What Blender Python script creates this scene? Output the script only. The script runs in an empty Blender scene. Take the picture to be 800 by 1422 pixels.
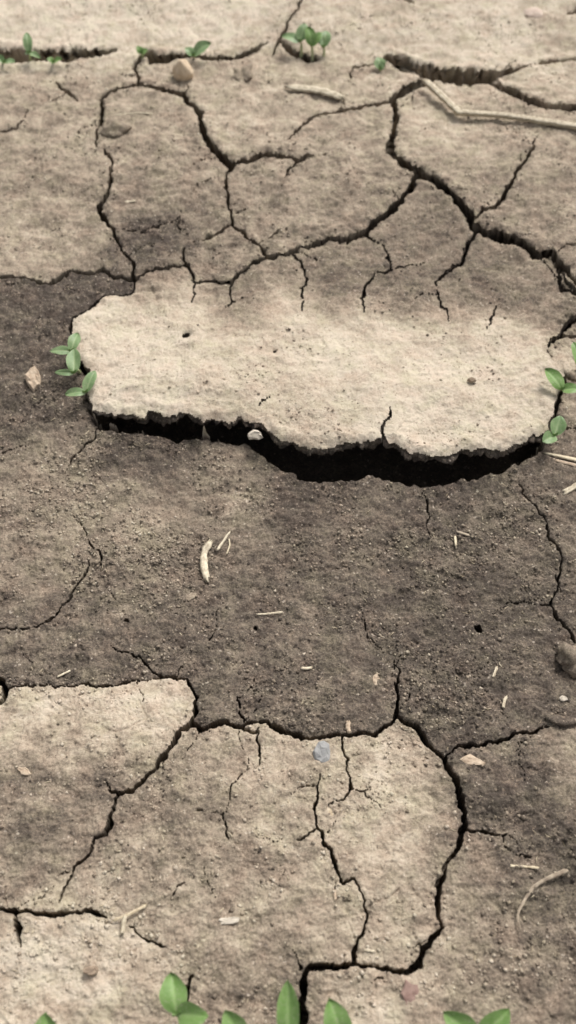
import bpy, bmesh, math, random
import numpy as np
from mathutils import Vector

random.seed(7)
rng = np.random.default_rng(11)
SC = bpy.context.scene
COL = SC.collection

# ------------------------------------------------------------------ camera
CAM_H, PITCH, VFOV = 0.45, math.radians(57.0), math.radians(58.0)
cam_d = bpy.data.cameras.new('camera')
cam = bpy.data.objects.new('camera', cam_d)
COL.objects.link(cam)
cam.location = (0, 0, CAM_H)
cam.rotation_euler = (math.radians(90) - PITCH, 0, 0)
cam_d.sensor_fit = 'VERTICAL'
cam_d.sensor_height = 24.0
cam_d.lens = 12.0 / math.tan(VFOV / 2)
cam_d.clip_start = 0.01
cam_d.clip_end = 1000.0
cam_d.dof.use_dof = True
cam_d.dof.focus_distance = 0.497
cam_d.dof.aperture_fstop = 5.4
SC.camera = cam

# ------------------------------------------------------------------ sky, sun, exposure (thin bright overcast)
SUN_EL, SUN_AZ = math.radians(52), math.radians(28)      # azimuth from +y towards +x
world = bpy.data.worlds.new('World')
SC.world = world
world.use_nodes = True
nt = world.node_tree
nt.nodes.clear()
sky = nt.nodes.new('ShaderNodeTexSky')
sky.sky_type = 'NISHITA'
sky.sun_disc = False
sky.sun_elevation = SUN_EL
sky.sun_rotation = SUN_AZ
sky.dust_density = 4.0
hs = nt.nodes.new('ShaderNodeHueSaturation')
hs.inputs['Saturation'].default_value = 0.22            # cloud veil: nearly white sky light
bg = nt.nodes.new('ShaderNodeBackground')
bg.inputs['Strength'].default_value = 0.08
wo = nt.nodes.new('ShaderNodeOutputWorld')
nt.links.new(sky.outputs[0], hs.inputs['Color'])
nt.links.new(hs.outputs[0], bg.inputs['Color'])
nt.links.new(bg.outputs[0], wo.inputs['Surface'])
sun_d = bpy.data.lights.new('sun', 'SUN')
sun_d.energy = 1.5
sun_d.angle = math.radians(20)
sun_d.color = (1.0, 0.96, 0.935)
sun = bpy.data.objects.new('sun', sun_d)
COL.objects.link(sun)
sdir = Vector((math.sin(SUN_AZ) * math.cos(SUN_EL), math.cos(SUN_AZ) * math.cos(SUN_EL), math.sin(SUN_EL)))
sun.rotation_euler = sdir.to_track_quat('Z', 'Y').to_euler()
sun.location = (0.5, 1.5, 3)
SC.view_settings.view_transform = 'Standard'
SC.view_settings.look = 'None'
SC.view_settings.gamma = 1.0
SC.view_settings.use_curve_mapping = False
SC.view_settings.exposure = 1.15
SC.cycles.use_denoising = True

# ------------------------------------------------------------------ measuring the ground from the photograph
FPX = 711.0 / math.tan(VFOV / 2)
CP, SP = math.cos(PITCH), math.sin(PITCH)


def at_z(u, v, z):
    """world (x, y) on the level z that the photograph shows at pixel u, v"""
    a, b = (u - 400.0) / FPX, -(v - 711.0) / FPX
    dx, dy, dz = a, CP + b * SP, -SP + b * CP
    t = (z - CAM_H) / dz
    return dx * t, dy * t


def ss(e0, e1, x):
    t = np.clip((x - e0) / (e1 - e0), 0, 1)
    return t * t * (3 - 2 * t)


_k = [(1700, .013), (1420, .014), (1300, .012), (1180, .008), (1060, .004), (980, .001), (900, -.005), (800, -.009),
      (700, -.009), (620, -.006), (540, .000), (450, .003), (330, .005), (200, .007), (120, .005), (80, .006),
      (50, .012), (10, .019), (-60, .022), (-120, .018)]
_ky = np.array([at_z(400, v, 0)[1] if v < 1550 else -0.09 for v, _ in _k])
_kz = np.array([z for _, z in _k])
_o = np.argsort(_ky)
_fy = np.linspace(-0.3, 1.4, 1701)
_fz = np.interp(_fy, _ky[_o], _kz[_o])
_ker = np.hanning(37)
_fz = np.convolve(np.pad(_fz, 18, mode='edge'), _ker / _ker.sum(), mode='valid')


def macro(x, y):
    """ridge and furrow profile of the field"""
    near = np.interp(y, _fy, _fz)
    far = 0.006 + 0.013 * np.sin((y - 0.92) * 2 * math.pi / 0.62)
    return near * (1 - ss(0.9, 1.15, y)) * (1 - ss(0.0, 0.25, -y)) + far * np.maximum(ss(0.9, 1.15, y), ss(0.0, 0.25, -y))


# ------------------------------------------------------------------ noise
def _hash(ix, iy, seed):
    h = (ix.astype(np.int64) * 374761393 + iy.astype(np.int64) * 668265263 + seed * 974634777) & 0x7fffffff
    h = ((h ^ (h >> 13)) * 1274126177) & 0x7fffffff
    return (h ^ (h >> 16)) & 0xffffff


def perlin(x, y, seed=0):
    xi, yi = np.floor(x), np.floor(y)
    fx, fy = (x - xi).astype(np.float32), (y - yi).astype(np.float32)
    xi, yi = xi.astype(np.int64), yi.astype(np.int64)

    def g(ax, ay, dx, dy):
        a = _hash(ax, ay, seed).astype(np.float32) * np.float32(2 * math.pi / 0xffffff)
        return np.cos(a) * dx + np.sin(a) * dy
    u = fx * fx * fx * (fx * (fx * 6 - 15) + 10)
    w = fy * fy * fy * (fy * (fy * 6 - 15) + 10)
    a = g(xi, yi, fx, fy); b = g(xi + 1, yi, fx - 1, fy)
    c = g(xi, yi + 1, fx, fy - 1); d = g(xi + 1, yi + 1, fx - 1, fy - 1)
    return (a + u * (b - a)) * (1 - w) + (c + u * (d - c)) * w


def worley(x, y, seed=0):
    """distance to nearest and second nearest scattered point"""
    xi, yi = np.floor(x).astype(np.int64), np.floor(y).astype(np.int64)
    f1 = np.full(x.shape, 9.0, np.float32); f2 = f1.copy(); idn = np.zeros(x.shape, np.float32)
    for ax in (-1, 0, 1):
        for ay in (-1, 0, 1):
            cx, cy = xi + ax, yi + ay
            px = cx + _hash(cx, cy, seed) / float(0xffffff)
            py = cy + _hash(cx, cy, seed + 57) / float(0xffffff)
            d = np.hypot(px - x, py - y).astype(np.float32)
            m = d < f1
            f2 = np.where(m, f1, np.minimum(f2, d))
            idn = np.where(m, _hash(cx, cy, seed + 101) / float(0xffffff), idn)
            f1 = np.where(m, d, f1)
    return f1, f2, idn


# ------------------------------------------------------------------ the close-up grid of soil (denser near the viewer)
YMIN, YMAX = -0.035, 0.985


def halfw(y):
    return 1.17 * 0.3118 * (y * CP + CAM_H * SP)


ys = [YMIN]
while ys[-1] < YMAX:
    t = max(ys[-1], 0) / 0.85
    ys.append(ys[-1] + 0.00104 * (0.43 + 0.6 * t + 0.9 * t * t))
ys = np.array(ys)
NR, NC = len(ys), 800
US = np.linspace(-1, 1, NC)
X = (US[None, :] * halfw(ys)[:, None]).astype(np.float64)
Y = np.repeat(ys[:, None], NC, axis=1)
print('grid', NR, NC)


def rim_raise(x):
    return 0.0035 + 0.0085 * ss(-0.16, -0.02, x) * (1 - 0.55 * ss(0.06, 0.2, x))


def to_ground(u, v):
    z = 0.0
    for _ in range(12):
        x, y = at_z(u, v, z)
        z = float(macro(x, y))
    return x, y


def to_rim(u, v):
    z = 0.0
    for _ in range(12):
        x, y = at_z(u, v, z)
        z = float(macro(x, y)) + float(rim_raise(x))
    return x, y


# cracks: photo pixel polylines (u, v, width in px)
CR = [
 [(-40,74,24),(0,75,24),(50,78,22),(95,80,22),(130,77,16),(163,71,3)],
 [(190,118,6),(194,107,6),(187,96,6),(193,84,7),(206,77,9),(216,86,15),(240,83,14),(262,80,10),(290,85,8),(320,83,9),(345,76,8),(362,63,5),(372,58,2)],
 [(378,76,3),(386,58,7),(395,45,5),(405,25,5),(418,2,5),(428,-30,5),(440,-70,4)],
 [(387,54,6),(400,69,9),(420,81,11),(436,86,7),(446,84,2)],
 [(190,118,6),(175,122,6),(150,128,5),(138,136,6),(142,150,8),(138,170,7),(134,190,6),(132,213,3)],
 [(143,206,2),(147,214,5),(158,226,6),(153,250,6),(148,272,7),(138,290,12),(148,308,7),(162,328,6),(167,347,5),(180,358,5),(187,368,8),(184,380,8),(186,389,7)],
 [(190,118,6),(215,123,7),(240,128,7),(256,133,8),(262,143,8),(278,155,9),(280,180,11),(290,198,11),(305,215,12),(322,226,11),(345,222,8),(370,216,8),(400,220,6),(415,226,6),(428,218,3),(470,217,1.2)],
 [(413,226,4),(400,238,3),(390,262,1.2)],
 [(322,228,7),(312,245,5),(316,262,5),(318,290,5),(322,312,5),(340,325,6),(358,342,6),(372,361,7)],
 [(372,361,6),(395,356,5),(405,350,5),(430,340,6),(458,331,6),(480,335,7),(508,325,8),(525,305,9),(548,288,10),(565,268,10),(576,248,9),(585,242,9)],
 [(588,112,12),(565,125,12),(545,140,10),(550,165,10),(545,190,11),(540,212,13),(558,228,12),(585,242,12),(605,253,11),(625,272,11),(642,290,11),(658,318,12),(690,328,12),(715,338,12),(742,352,12),(770,357,10),(780,370,10),(790,390,8),(815,404,7),(840,420,8)],
 [(776,366,4),(774,388,6),(782,405,8),(805,410,8),(840,420,8)],
 [(400,195,3),(420,175,5),(435,163,4),(470,157,5),(505,150,5),(540,145,5)],
 [(744,193,2),(740,208,5),(722,230,7),(712,250,7),(698,275,8),(688,288,6),(670,295,5),(658,310,5)],
 [(660,325,8),(645,345,8),(640,365,7),(620,375,6),(607,388,5),(603,398,2.5),(610,410,4),(612,428,4),(622,430,3),(622,447,2.5)],
 [(405,350,4),(418,365,4),(427,385,4),(420,405,3),(420,435,2.5)],
 [(510,330,3),(530,340,2),(540,355,4),(540,378,4),(520,382,2),(508,400,5),(503,415,4),(507,437,3)],
 [(540,378,3),(565,370,2),(590,363,1)],
 [(372,361,6),(350,368,5),(330,382,5),(322,392,5),(300,390,5),(272,393,5),(262,370,6),(255,358,6),(258,342,3)],
 [(256,366,5),(230,376,5),(205,378,5),(187,390,4)],
 [(272,393,4),(270,410,3),(266,420,2)],
 [(322,392,4),(318,410,3),(322,420,3),(315,434,2)],
 [(268,335,2),(285,332,4),(305,318,4),(318,312,3)],
 [(170,318,1.5),(198,321,2),(225,313,2),(250,302,1.5)],
 [(248,300,1.5),(250,325,1.5)],
 [(270,265,1.2),(285,250,1.5),(303,243,1.2)],
 [(-70,382,6),(0,386,6),(30,388,5),(68,394,5),(90,380,6),(103,376,5),(128,380,5),(142,373,5),(155,382,5),(178,388,6),(187,389,7)],
 [(187,389,5),(186,404,4),(180,411,4),(152,408,4),(145,412,4),(122,432,5),(103,445,6),(98,460,6),(101,478,5),(103,495,7),(112,512,12),(122,520,9),(124,545,5),(121,556,5),(126,574,6)],
 [(678,461,2),(683,445,5),(688,425,3),(690,418,1.5)],
 [(758,494,3),(765,475,4),(780,465,6),(790,452,9),(802,440,9),(840,420,8)],
 [(780,467,3),(815,472,4)],
 [(758,494,2.4),(762,506,2.2),(775,512,2.4),(784,522,5)],
 [(820,530,6),(800,528,6),(784,523,8),(780,540,11),(777,552,12),(768,580,12),(762,606,10)],
 [(815,597,3),(800,594,4),(785,590,3)],
 [(357,588,2),(365,573,2),(383,562,1.5)],
 [(529,624,9),(531,608,6),(538,599,4),(540,590,3),(537,578,1.8)],
 [(138,585,4),(133,605,3),(118,622,4),(100,637,3),(90,655,2.5)],
 [(-40,640,2),(0,630,2),(40,618,1.2)],
 [(-60,880,3),(0,876,3),(45,874,3),(75,858,4),(85,840,4),(105,815,4),(120,795,4),(123,780,2)],
 [(104,714,1.5),(120,740,2),(130,764,4),(139,768,5),(142,790,2.5)],
 [(303,845,1.5),(300,870,2),(290,895,2)],
 [(585,680,2),(592,692,3),(595,715,3),(597,748,2.5)],
 [(722,672,2),(730,690,3),(745,703,4),(757,720,4),(762,745,5),(780,770,5),(780,790,4),(775,812,4),(768,828,4),(768,850,4),(785,870,5),(800,888,5),(840,920,5)],
 [(772,795,1.5),(777,815,2),(783,832,1.5)],
 [(766,838,2),(735,837,2),(705,838,2),(683,853,1.5)],
 [(500,845,1.5),(508,868,3),(512,885,2),(525,895,2),(533,908,2)],
 [(155,897,2),(170,908,3),(195,912,3),(210,930,4),(225,940,4),(245,942,5),(258,945,5),(264,953,6),(275,965,8),(270,990,8),(265,1003,9)],
 [(-60,930,8),(-20,930,9),(3,948,11),(6,968,12),(-10,985,10)],
 [(4,958,5),(30,955,3.5),(60,953,2.5),(95,950,4),(122,947,4),(132,953,4),(160,946,4),(185,946,3),(204,945,2.4),(228,940,2.4)],
 [(265,1003,9),(280,1012,10),(300,1003,9),(320,1006,9),(335,1010,8),(350,1003,7),(370,1003,7),(400,1017,8),(430,1025,9),(460,1021,8),(490,1019,8),(520,1017,9),(540,1005,8),(550,992,8)],
 [(330,962,2),(336,985,4),(338,1003,4)],
 [(335,1012,5),(350,1020,5),(358,1012,3)],
 [(358,1010,3),(356,1025,4),(360,1040,4),(362,1062,1.5)],
 [(343,1053,2),(340,1070,2),(318,1090,3),(320,1110,3),(310,1130,3),(316,1165,2.5)],
 [(556,913,2.5),(550,928,3),(556,937,4),(552,955,7),(554,975,7),(550,992,8),(562,1005,9),(580,1008,8),(590,1022,10),(605,1045,11),(617,1052,9),(627,1070,11),(638,1105,12),(647,1145,12),(635,1180,12),(620,1200,11),(608,1230,11),(607,1265,10),(613,1290,10),(592,1315,15),(583,1340,16),(565,1350,13),(545,1348,8),(520,1345,8),(500,1342,9),(491,1340,12)],
 [(617,1052,6),(630,1040,6),(660,1035,7),(690,1030,6),(710,1022,7),(730,1015,5),(745,1011,4),(775,1006,3),(860,1008,3)],
 [(720,1032,2),(720,1060,2),(727,1085,1.5)],
 [(648,1150,5),(672,1153,4),(695,1160,3),(722,1171,1.5)],
 [(265,1003,9),(250,1015,9),(240,1032,10),(232,1050,10),(215,1065,9),(200,1080,9),(185,1095,9),(168,1103,8),(160,1115,7),(153,1135,7),(152,1160,7),(132,1165,5),(122,1185,6),(105,1205,6),(92,1230,5),(84,1252,3)],
 [(168,1103,5),(152,1097,4),(146,1083,2)],
 [(228,1058,2),(225,1082,1.5)],
 [(475,1022,6),(475,1038,6),(485,1055,6),(480,1068,5),(487,1085,5),(490,1100,5),(475,1112,4),(450,1120,2.5)],
 [(490,1100,3),(505,1100,3),(525,1118,1.5)],
 [(447,1073,2),(440,1092,5),(440,1110,5),(436,1125,5),(438,1148,6),(448,1165,7),(463,1185,7),(468,1210,7),(478,1222,7),(495,1222,6),(505,1245,5),(512,1270,5),(508,1285,5),(502,1300,6),(495,1325,8),(491,1340,12),(460,1343,12),(430,1345,13),(423,1360,16),(420,1400,18),(424,1450,18),(418,1520,16)],
 [(436,1152,4),(420,1163,3),(400,1168,2),(380,1170,1.5),(365,1162,1.2)],
 [(438,1092,2),(415,1095,1.5),(400,1105,1.2)],
 [(466,1222,3),(464,1235,2),(469,1252,1.5)],
 [(418,1347,4),(412,1325,2.5),(405,1316,2)],
 [(240,1242,2.5),(248,1230,3),(262,1221,2)],
 [(290,1225,2),(305,1258,1.5)],
 [(285,1217,2),(286,1195,1.5)],
 [(397,1205,1.5),(380,1232,2)],
 [(-40,1258,8),(0,1264,8),(20,1265,9),(45,1266,8),(75,1273,9),(95,1266,9),(115,1264,9),(135,1272,7),(150,1275,2)],
 [(22,1266,9),(25,1285,12),(29,1298,9),(28,1312,3)],
 [(176,1286,2),(195,1298,4),(215,1307,5),(233,1322,2)],
 [(270,1350,2),(262,1362,5),(257,1375,8),(255,1395,9),(259,1450,10)],
 [(540,84,14),(560,93,24),(590,100,22),(620,107,24),(650,108,22),(680,107,15),(692,104,8),(715,100,6),(735,93,3),(750,90,4),(775,86,3),(840,92,3)],
 [(684,113,8),(705,127,8),(735,143,7),(760,150,5),(850,156,5)],
 [(490,92,3),(488,104,5),(484,116,2)],
 [(490,94,3),(515,92,4),(540,88,6)],
 [(-30,182,3),(0,181,3),(22,177,3),(33,165,2),(40,150,1.5)],
 [(78,113,1.5),(92,128,5),(110,138,1.5)],
 [(535,-2,2),(560,1,3),(577,5,2)],
 [(785,24,3),(800,17,5),(840,8,4)],
 [(30,905,1.5),(48,918,1.5)],
 [(150,820,1),(165,835,1.5)],
 [(640,940,1),(670,925,1.5),(690,918,1)],
]
GAP_RIM = [(127,571),(145,574),(165,576),(182,580),(200,581),(206,572),(213,570),(222,574),(232,577),(246,578),(255,574),(262,573),(270,578),(284,586),(295,582),(310,583),(325,585),(333,579),(339,584),(347,586),(356,590),(366,592),(378,603),(390,611),(410,616),(430,619),(455,620),(480,617),(505,615),(522,612),(532,608),(545,617),(560,622),(580,628),(600,633),(622,631),(640,626),(665,622),(690,623),(700,626),(715,620),(735,612),(752,607),(762,598)]
GAP_LOW = [(770,604),(758,620),(745,632),(720,645),(695,655),(660,662),(625,672),(600,674),(580,672),(550,668),(520,662),(490,668),(455,668),(420,663),(395,652),(375,640),(360,628),(345,618),(310,612),(290,608),(265,612),(240,612),(210,605),(170,600),(140,595),(124,580)]
HOLES = [(665, 873, 5.5), (260, 472, 4), (380, 495, 3), (352, 873, 3.5), (176, 862, 3)]

# jagged edges: bend the plane a little before measuring distances to the crack lines
wa = 0.0013; wb = 0.0012; wc = 0.00055
WX = X + wa * perlin(X / .013, Y / .013, 1) * 1.6 + wb * perlin(X / .0056, Y / .0056, 2) * 1.6 + wc * perlin(X / .0019, Y / .0019, 3) * 1.5
WY = Y + wa * perlin(X / .013, Y / .013, 4) * 1.6 + wb * perlin(X / .0056, Y / .0056, 5) * 1.6 + wc * perlin(X / .0019, Y / .0019, 6) * 1.5
S = np.full(X.shape, 0.02, np.float64)       # distance to the nearest crack edge, negative inside
SPL = S.copy()                               # the same with every crack at least hairline wide: tells the plates apart
WID = np.zeros(X.shape, np.float64)          # width of that crack
wmod = 1 + 0.45 * perlin(X / .011, Y / .011, 8) + 0.35 * perlin(X / .0042, Y / .0042, 9)


def window(x0, x1, y0, y1):
    r0, r1 = np.searchsorted(ys, y0), np.searchsorted(ys, y1)
    if r1 <= r0:
        return None
    ha, hb = halfw(ys[r0]), halfw(ys[min(r1, NR - 1)])
    lo, hi = min(x0 / ha, x0 / hb), max(x1 / ha, x1 / hb)
    c0, c1 = int((lo + 1) / 2 * (NC - 1)), int((hi + 1) / 2 * (NC - 1)) + 2
    c0, c1 = max(c0, 0), min(c1, NC)
    if c1 <= c0:
        return None
    return slice(r0, r1), slice(c0, c1)


def seg_dist(px, py, a, b):
    dx, dy = b[0] - a[0], b[1] - a[1]
    t = np.clip(((px - a[0]) * dx + (py - a[1]) * dy) / max(dx * dx + dy * dy, 1e-12), 0, 1)
    return np.hypot(px - a[0] - t * dx, py - a[1] - t * dy), t


def world_line(pl):
    out = []
    n = len(pl)
    for i, (u, v, w) in enumerate(pl):
        p = pl[max(i - 1, 0)]; q = pl[min(i + 1, n - 1)]
        tx, ty = q[0] - p[0], q[1] - p[1]
        l = math.hypot(tx, ty) or 1
        nx, ny = -ty / l, tx / l
        a = to_ground(u + nx * w / 2, v + ny * w / 2); b = to_ground(u - nx * w / 2, v - ny * w / 2)
        c = to_ground(u, v)
        out.append((c[0], c[1], math.hypot(a[0] - b[0], a[1] - b[1])))
    return out


R = 0.009


def carry_on(p):
    """cracks that leave the picture go on beyond it"""
    u, v, w = p
    if u < -3: return [(-110, v + 2, w), (-190, v - 4, w)]
    if u > 803: return [(910, v + 3, w), (990, v - 3, w)]
    if v < -10: return [(u + 8, -190, w)]
    if v > 1440: return [(u - 4, 1640, w)]
    return []


hr = random.Random(5)
_verts = [p for pl in CR for p in pl if 0 < p[0] < 800 and 95 < p[1] < 1400 and not (420 < p[1] < 940) and p[2] > 2.5]
for _ in range(46):
    u, v, w = hr.choice(_verts)
    an_ = hr.uniform(0, 6.28)
    pl = [(u, v, 2.2)]
    for k in range(hr.randint(3, 6)):
        an_ += hr.uniform(-.7, .7)
        st_ = hr.uniform(5, 12) * (0.8 + v / 1800)
        u += math.cos(an_) * st_; v += math.sin(an_) * st_ * .8
        pl.append((u, v, hr.uniform(1.1, 2.0)))
    CR.append(pl)

for pl in CR:
    pl = carry_on(pl[0])[::-1] + pl + carry_on(pl[-1])
    wl = world_line(pl)
    for a, b in zip(wl[:-1], wl[1:]):
        m = R + max(a[2], b[2])
        wn = window(min(a[0], b[0]) - m, max(a[0], b[0]) + m, min(a[1], b[1]) - m, max(a[1], b[1]) + m)
        if wn is None:
            continue
        d, t = seg_dist(WX[wn], WY[wn], a, b)
        w = (a[2] + t * (b[2] - a[2])) * 0.73
        SPL[wn] = np.minimum(SPL[wn], d - np.maximum(w / 2, 0.0009))
        s = d - 0.5 * np.maximum(w * wmod[wn], np.minimum(w, 0.0007))
        better = s < S[wn]
        S[wn] = np.where(better, s, S[wn])
        WID[wn] = np.where(better, w, WID[wn])

# the wide gap under the slab's broken front edge
poly = [to_rim(*p) for p in GAP_RIM] + [to_ground(*p) for p in GAP_LOW]
gx = [p[0] for p in poly]; gy = [p[1] for p in poly]
wn = window(min(gx) - .03, max(gx) + .03, min(gy) - .03, max(gy) + .03)
px = (X + .0016 * perlin(X / .011, Y / .011, 11) + .0009 * perlin(X / .0042, Y / .0042, 12))[wn]
py = (Y + .0030 * perlin(X / .011, Y / .011, 13) + .0018 * perlin(X / .0042, Y / .0042, 14) + .0004 * perlin(X / .0018, Y / .0018, 15))[wn]
ins = np.zeros(px.shape, bool); dm = np.full(px.shape, 1.0)
for a, b in zip(poly, poly[1:] + poly[:1]):
    c = (a[1] > py) != (b[1] > py)
    xx = a[0] + (py - a[1]) / ((b[1] - a[1]) or 1e-12) * (b[0] - a[0])
    ins ^= c & (px < xx)
    dm = np.minimum(dm, seg_dist(px, py, a, b)[0])
sg = np.where(ins, -dm, dm)
SG = np.full(X.shape, 0.05); SG[wn] = sg
SPL = np.minimum(SPL, SG - .0006)
better = SG < S
S = np.where(better, SG, S); WID = np.where(better, 0.02, WID)
for u, v, r in HOLES:
    c = to_ground(u, v); r2 = to_ground(u + r, v)[0] - c[0]
    s = np.hypot(WX - c[0], WY - c[1]) - r2
    better = s < S
    S = np.where(better, s, S); WID = np.where(better, 0.004, WID)

# ------------------------------------------------------------------ which plate each point belongs to
opn = SPL > 0
parent = [0]


def find(a):
    while parent[a] != a:
        parent[a] = parent[parent[a]]
        a = parent[a]
    return a


runs_prev = []
LAB = np.zeros(X.shape, np.int32)
for r in range(NR):
    row = np.concatenate(([0], opn[r].astype(np.int8), [0]))
    d = np.diff(row)
    runs = []
    j = 0
    for s0, e0 in zip(np.where(d == 1)[0], np.where(d == -1)[0]):
        l = 0
        for (ps, pe, plb) in runs_prev:
            if ps < e0 and pe > s0:
                f = find(plb)
                if l == 0:
                    l = f
                elif f != l:
                    parent[f] = l
        if l == 0:
            l = len(parent); parent.append(l)
        runs.append((s0, e0, l))
        LAB[r, s0:e0] = l
    runs_prev = runs
root = np.array([find(i) for i in range(len(parent))])
LAB = root[LAB]
ids, cnt = np.unique(LAB, return_counts=True)
for i, c in zip(ids, cnt):
    if c < 900:
        LAB[LAB == i] = 0
for _ in range(400):
    z0 = LAB == 0
    if not z0.any():
        break
    for sh, ax in ((1, 0), (-1, 0), (1, 1), (-1, 1)):
        n = np.roll(LAB, sh, axis=ax)
        LAB = np.where((LAB == 0), n, LAB)


def cell(x, y):
    r = int(np.clip(np.searchsorted(ys, y), 0, NR - 1))
    c = int(np.clip(round((x / halfw(ys[r]) + 1) / 2 * (NC - 1)), 0, NC - 1))
    return r, c


SLAB = LAB[cell(*to_ground(450, 500))]
FURROW = LAB[cell(*to_ground(400, 800))]
print('plates', len(np.unique(LAB)), 'slab', SLAB, 'furrow', FURROW, (LAB == SLAB).sum(), (LAB == FURROW).sum())

# ------------------------------------------------------------------ how dry the crust is (dry crust is pale, damp soil dark)
DRY_N = [(100,20,.98),(300,20,.98),(480,40,.86),(600,55,.86),(700,40,.92),(780,60,.75),(560,10,.75),(60,45,.95),(450,105,.55),(330,115,.55),
 (60,150,.46),(60,250,.40),(40,320,.52),(200,170,.46),(110,200,.52),(130,330,.5),(230,250,.4),(225,330,.12),(190,350,.08),(330,150,.58),(400,280,.42),(310,350,.4),
 (480,200,.48),(480,290,.38),(620,160,.62),(700,180,.5),(600,330,.33),(740,280,.38),(780,320,.4),(460,390,.28),(560,400,.28),(680,400,.28),(760,420,.33),(230,395,.5),(330,405,.36),
 (150,440,.92),(250,435,.85),(400,455,.88),(550,465,.88),(700,480,.88),(200,500,.96),(330,530,.84),(450,500,.96),(600,520,.93),(720,540,.88),(160,560,.96),(400,580,.75),(560,600,.96),(700,600,.9),
 (60,990,.80),(200,980,.88),(120,1030,.72),(60,1080,.30),(150,1080,.26),(60,1180,.26),(250,1120,.36),(220,1220,.50),(100,1240,.52),(350,1050,.62),(330,1200,.5),
 (410,1150,.58),(540,1080,.82),(560,1160,.78),(550,1260,.6),(430,1280,.58),(330,1300,.58),(60,1330,1.04),(150,1310,.96),(80,1400,.72),(200,1400,.62),(320,1390,.34),(390,1380,.34),
 (520,1390,.8),(680,1110,-.10),(655,1085,.10),(720,1090,-.02),(740,1120,.05),(700,1160,.15),(690,1060,.42),(780,1060,.48),(660,1190,.48),(700,1260,.36),(760,1330,.34),(660,1370,.48),(620,1400,.58)]
DRY_N = [(u, v, k + (.07 if 100 < v < 330 and k > .2 else 0)) for u, v, k in DRY_N]
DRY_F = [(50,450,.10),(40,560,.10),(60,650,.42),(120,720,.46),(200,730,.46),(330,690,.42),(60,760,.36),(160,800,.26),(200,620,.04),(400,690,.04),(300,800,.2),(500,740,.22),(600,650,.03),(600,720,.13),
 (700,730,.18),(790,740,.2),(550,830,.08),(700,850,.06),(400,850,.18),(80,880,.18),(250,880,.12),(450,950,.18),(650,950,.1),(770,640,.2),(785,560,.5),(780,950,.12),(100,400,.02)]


def idw(px, py, pts):
    n = np.zeros(px.shape); d = np.zeros(px.shape)
    for u, v, k in pts:
        c = to_ground(u, v)
        w = 1.0 / ((px - c[0]) ** 2 + ((py - c[1]) * 0.9) ** 2 + 0.0003) ** 2
        n += w * k; d += w
    return n / d


DX = X + 0.010 * perlin(X / .03, Y / .03, 21); DY_ = Y + 0.010 * perlin(X / .03, Y / .03, 22)
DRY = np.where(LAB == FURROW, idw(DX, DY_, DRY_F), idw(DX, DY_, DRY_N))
blot = 0.24 * perlin(X / .020, Y / .013, 23) + 0.24 * perlin(X / .008, Y / .0055, 24) + .12 * perlin(X / .003, Y / .0022, 25)
DRY = DRY + np.where(LAB == SLAB, 0.6, np.where(LAB == FURROW, 0.6, 0.9)) * blot + np.where(LAB == FURROW, 0.015, -0.02)

# ------------------------------------------------------------------ relief
rough = np.clip(1.65 - 0.9 * DRY, 0.55, 1.6)
Hm = 0.0030 * perlin(X / .085, Y / .07, 31) + 0.0026 * perlin(X / .034, Y / .028, 32)
Hf = (0.0015 * perlin(X / .013, Y / .011, 33) + 0.0009 * (0.4 - 2 * np.abs(perlin((X + .3 * Y) / .022, Y / .0075, 38))) * np.clip(.3 + 1.5 * perlin(X / .05, Y / .05, 39), 0, 1) + 0.0009 * perlin(X / .006, Y / .005, 34) + 0.0007 * perlin(X / .003, Y / .0026, 35)
      + 0.00055 * perlin(X / .0017, Y / .0015, 36) + 0.0004 * perlin(X / .0011, Y / .0010, 37))
f1, f2, idn = worley(X / .0042, Y / .0034, 41)
gr = np.where(idn > 0.45, np.clip(0.55 - f1, 0, 1), 0) * 0.0011         # crumbs sintered into the surface
f1b, _, idb = worley(X / .0075, Y / .006, 43)
pit = np.where(idb > 0.80, np.clip(0.26 - f1b, 0, 1), 0) * 0.0036         # small pits
crumb = np.clip(0.35 + 1.6 * perlin(X / .035, Y / .03, 45), 0, 1)
fl, fl2, _ = worley((X + .004 * perlin(X / .01, Y / .01, 47)) / .030, (Y + .004 * perlin(X / .01, Y / .01, 48)) / .024, 46)
craze = -0.0008 * np.exp(-((fl2 - fl) / 0.03) ** 2) * np.clip(perlin(X / .05, Y / .05, 49) * 3, 0, 1)
hfade = ss(0, 0.012, S)
Z = macro(X, Y) + Hm + rough * (Hf + gr * crumb) - pit * (0.35 + 0.65 * np.clip(DRY, 0, 1)) + np.where(LAB == FURROW, 0.4, 1.0) * craze
# each plate is set a little higher or lower and tilted, most near its cracks
for l in np.unique(LAB):
    if l in (SLAB, FURROW):
        continue
    m = LAB == l
    cx, cy = X[m].mean(), Y[m].mean()
    k = rng.uniform(-1, 1, 3)
    Z[m] += 0.0011 * k[0] + np.clip((X[m] - cx) * 0.02 * k[1] + (Y[m] - cy) * 0.02 * k[2], -.002, .002)
# curling rims and worn edges beside the cracks
wk = np.clip(WID / 0.004, 0.15, 1.6)
Z += 0.0010 * wk * np.exp(-((S - .005) / .004) ** 2) * (LAB != FURROW)
Z -= 0.0007 * np.clip(WID / .003, .2, 1.2) * np.clip(1 - S / 0.0022, 0, 1) ** 2 * (S > -1) * np.clip(.6 + 1.2 * perlin(X / .006, Y / .006, 51), 0, 1.4)
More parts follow.
